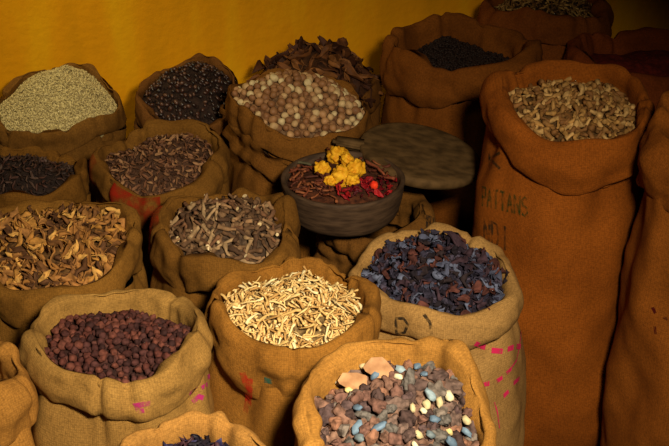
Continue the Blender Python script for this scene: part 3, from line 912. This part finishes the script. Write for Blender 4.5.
# ------------------------------------------------------------------ paint on the cloth
pink = ink('pink_paint', (202, 40, 88), .92, 60, .25, .5)
pk = K['R']
pk.strokes_px([[(475, 343), (485, 347)], [(491, 350), (502, 351)], [(507, 349), (513, 347)], [(516, 346), (524, 347)]], .015, 'paint_dash', pink)
pk.strokes_px([[(521, 328), (519, 345), (516, 360), (509, 370)]], .006, 'paint_line', pink)
pk.strokes_px([[(511, 368), (506, 373)], [(502, 377), (496, 381)], [(489, 383), (480, 385)], [(519, 378), (513, 383)], [(508, 391), (503, 396)]], .013, 'paint_dash', pink)
pk.strokes_px([[(494, 402), (497, 412), (499, 428)]], .004, 'paint_line', pink)
black = ink('black_paint', (40, 34, 28), .8)
pk.strokes_px([[(397, 334), (396, 318), (404, 318), (408, 324), (405, 332), (397, 334)]], .008, 'stencil_letter', black)
pk.strokes_px([[(424, 314), (430, 322), (432, 334)]], .008, 'stencil_letter', black)
grn = ink('green_stencil', (44, 62, 26), .6, 45)
dk = ink('dark_stencil', (26, 40, 30), .6, 45)
hk = K['H']
def letters(s, text, px0, py0, px1, py1, hgt, width, name, mat):
    GL = {'P': [[(0, 0), (0, 1), (.7, 1), (.7, .5), (0, .5)]], 'A': [[(0, 0), (.35, 1), (.7, 0)], [(.15, .4), (.55, .4)]], 'T': [[(.35, 0), (.35, 1)], [(0, 1), (.7, 1)]],
          'N': [[(0, 0), (0, 1), (.7, 0), (.7, 1)]], 'S': [[(.7, .9), (.4, 1), (0, .8), (.1, .55), (.6, .45), (.7, .2), (.35, 0), (0, .1)]], 'I': [[(.35, 0), (.35, 1)]],
          'D': [[(0, 0), (0, 1), (.5, .95), (.7, .5), (.5, .05), (0, 0)]], 'K': [[(0, 0), (0, 1)], [(.7, 1), (0, .5), (.7, 0)]]}
    n = len(text)
    st = []
    for i, c in enumerate(text):
        # letters nearer the edge of the sack are foreshortened
        for g in GL[c]:
            q = []
            for (u, w) in g:
                t = ((i + u) / n)
                t = t ** 1.15
                q.append((px0 + (px1 - px0) * t, py0 + (py1 - py0) * t - hgt * w))
            st.append(q)
    s.strokes_px(st, width, name, mat, 2.5)
letters(hk, 'PATTANS', 483, 206, 530, 217, 19, .007, 'stencil_lettering', grn)
letters(hk, 'NDI', 485, 243, 512, 252, 24, .008, 'stencil_lettering', dk)
letters(hk, 'K', 490, 166, 506, 170, 16, .009, 'stencil_lettering', dk)
mag = ink('magenta_paint', (176, 40, 110), .8, 50)
K['P'].strokes_px([[(134, 406), (142, 404), (150, 403)], [(136, 411), (144, 410)], [(192, 402), (198, 396), (203, 398)], [(189, 393), (196, 389)], [(206, 378), (212, 374)], [(201, 388), (207, 384)]], .013, 'paint_smear', mag)
red = ink('red_dye', (140, 30, 16), .75, 30)
K['K'].patch(FR - .62, FR + .12, 15, 29, 'red_patch', red)
K['K'].patch(PI + .12, PI + .42, 14, 30, 'red_patch', ink('faint_red_dye', (150, 56, 24), .35, 25))
K['M'].patch(PI - .35, PI + .1, 14, 30, 'red_patch', ink('dull_red_dye', (156, 48, 22), .6, 25))
K['Q'].strokes_px([[(243, 372), (247, 385), (248, 400), (246, 412)], [(250, 378), (250, 405)]], .016, 'paint_smear', ink('rust_paint', (168, 40, 24), .75, 45))
K['Q'].strokes_px([[(265, 379), (272, 381)]], .018, 'paint_spot', ink('teal_paint', (40, 92, 76), .8, 60))
K['I'].strokes_px([[(653, 307), (656, 313)], [(655, 326), (656, 334)], [(664, 317), (668, 319)]], .008, 'ink_spot', ink('dark_red_ink', (70, 14, 18), .9))
K['N'].strokes_px([[(427 + 3 * i, 215 + i), (426 + 3 * i, 232)] for i in range(3)], .006, 'printed_stripe', black)

# ------------------------------------------------------------------ light
def area(name, loc, target, size, energy, col, spread=PI):
    l = bpy.data.lights.new(name, 'AREA'); l.shape = 'RECTANGLE'; l.size, l.size_y = size; l.energy = energy; l.color = col; l.spread = spread
    o = bpy.data.objects.new(name, l); C.objects.link(o); o.location = loc
    o.rotation_euler = (Vector(target) - Vector(loc)).to_track_quat('-Z', 'Y').to_euler()
    return o


area('doorway_daylight', (.5, .5, 2.75), (-.12, 2.5, .5), (.3, .3), 27, (1, .86, .64), math.radians(64))
area('wall_fill_light', (-1.5, 3.7, 2.6), (-.9, 4.7, .8), (.35, .35), 4.2, (1, .88, .5), math.radians(70))  # unseen light added to brighten the left of the back wall
w = bpy.data.worlds.new('world'); sc.world = w; w.use_nodes = True
w.node_tree.nodes['Background'].inputs[0].default_value = (1, .8, .55, 1)
w.node_tree.nodes['Background'].inputs[1].default_value = .002
sc.view_settings.view_transform = 'Standard'; sc.view_settings.look = 'None'
sc.view_settings.exposure = 0; sc.view_settings.gamma = 1; sc.view_settings.use_curve_mapping = False
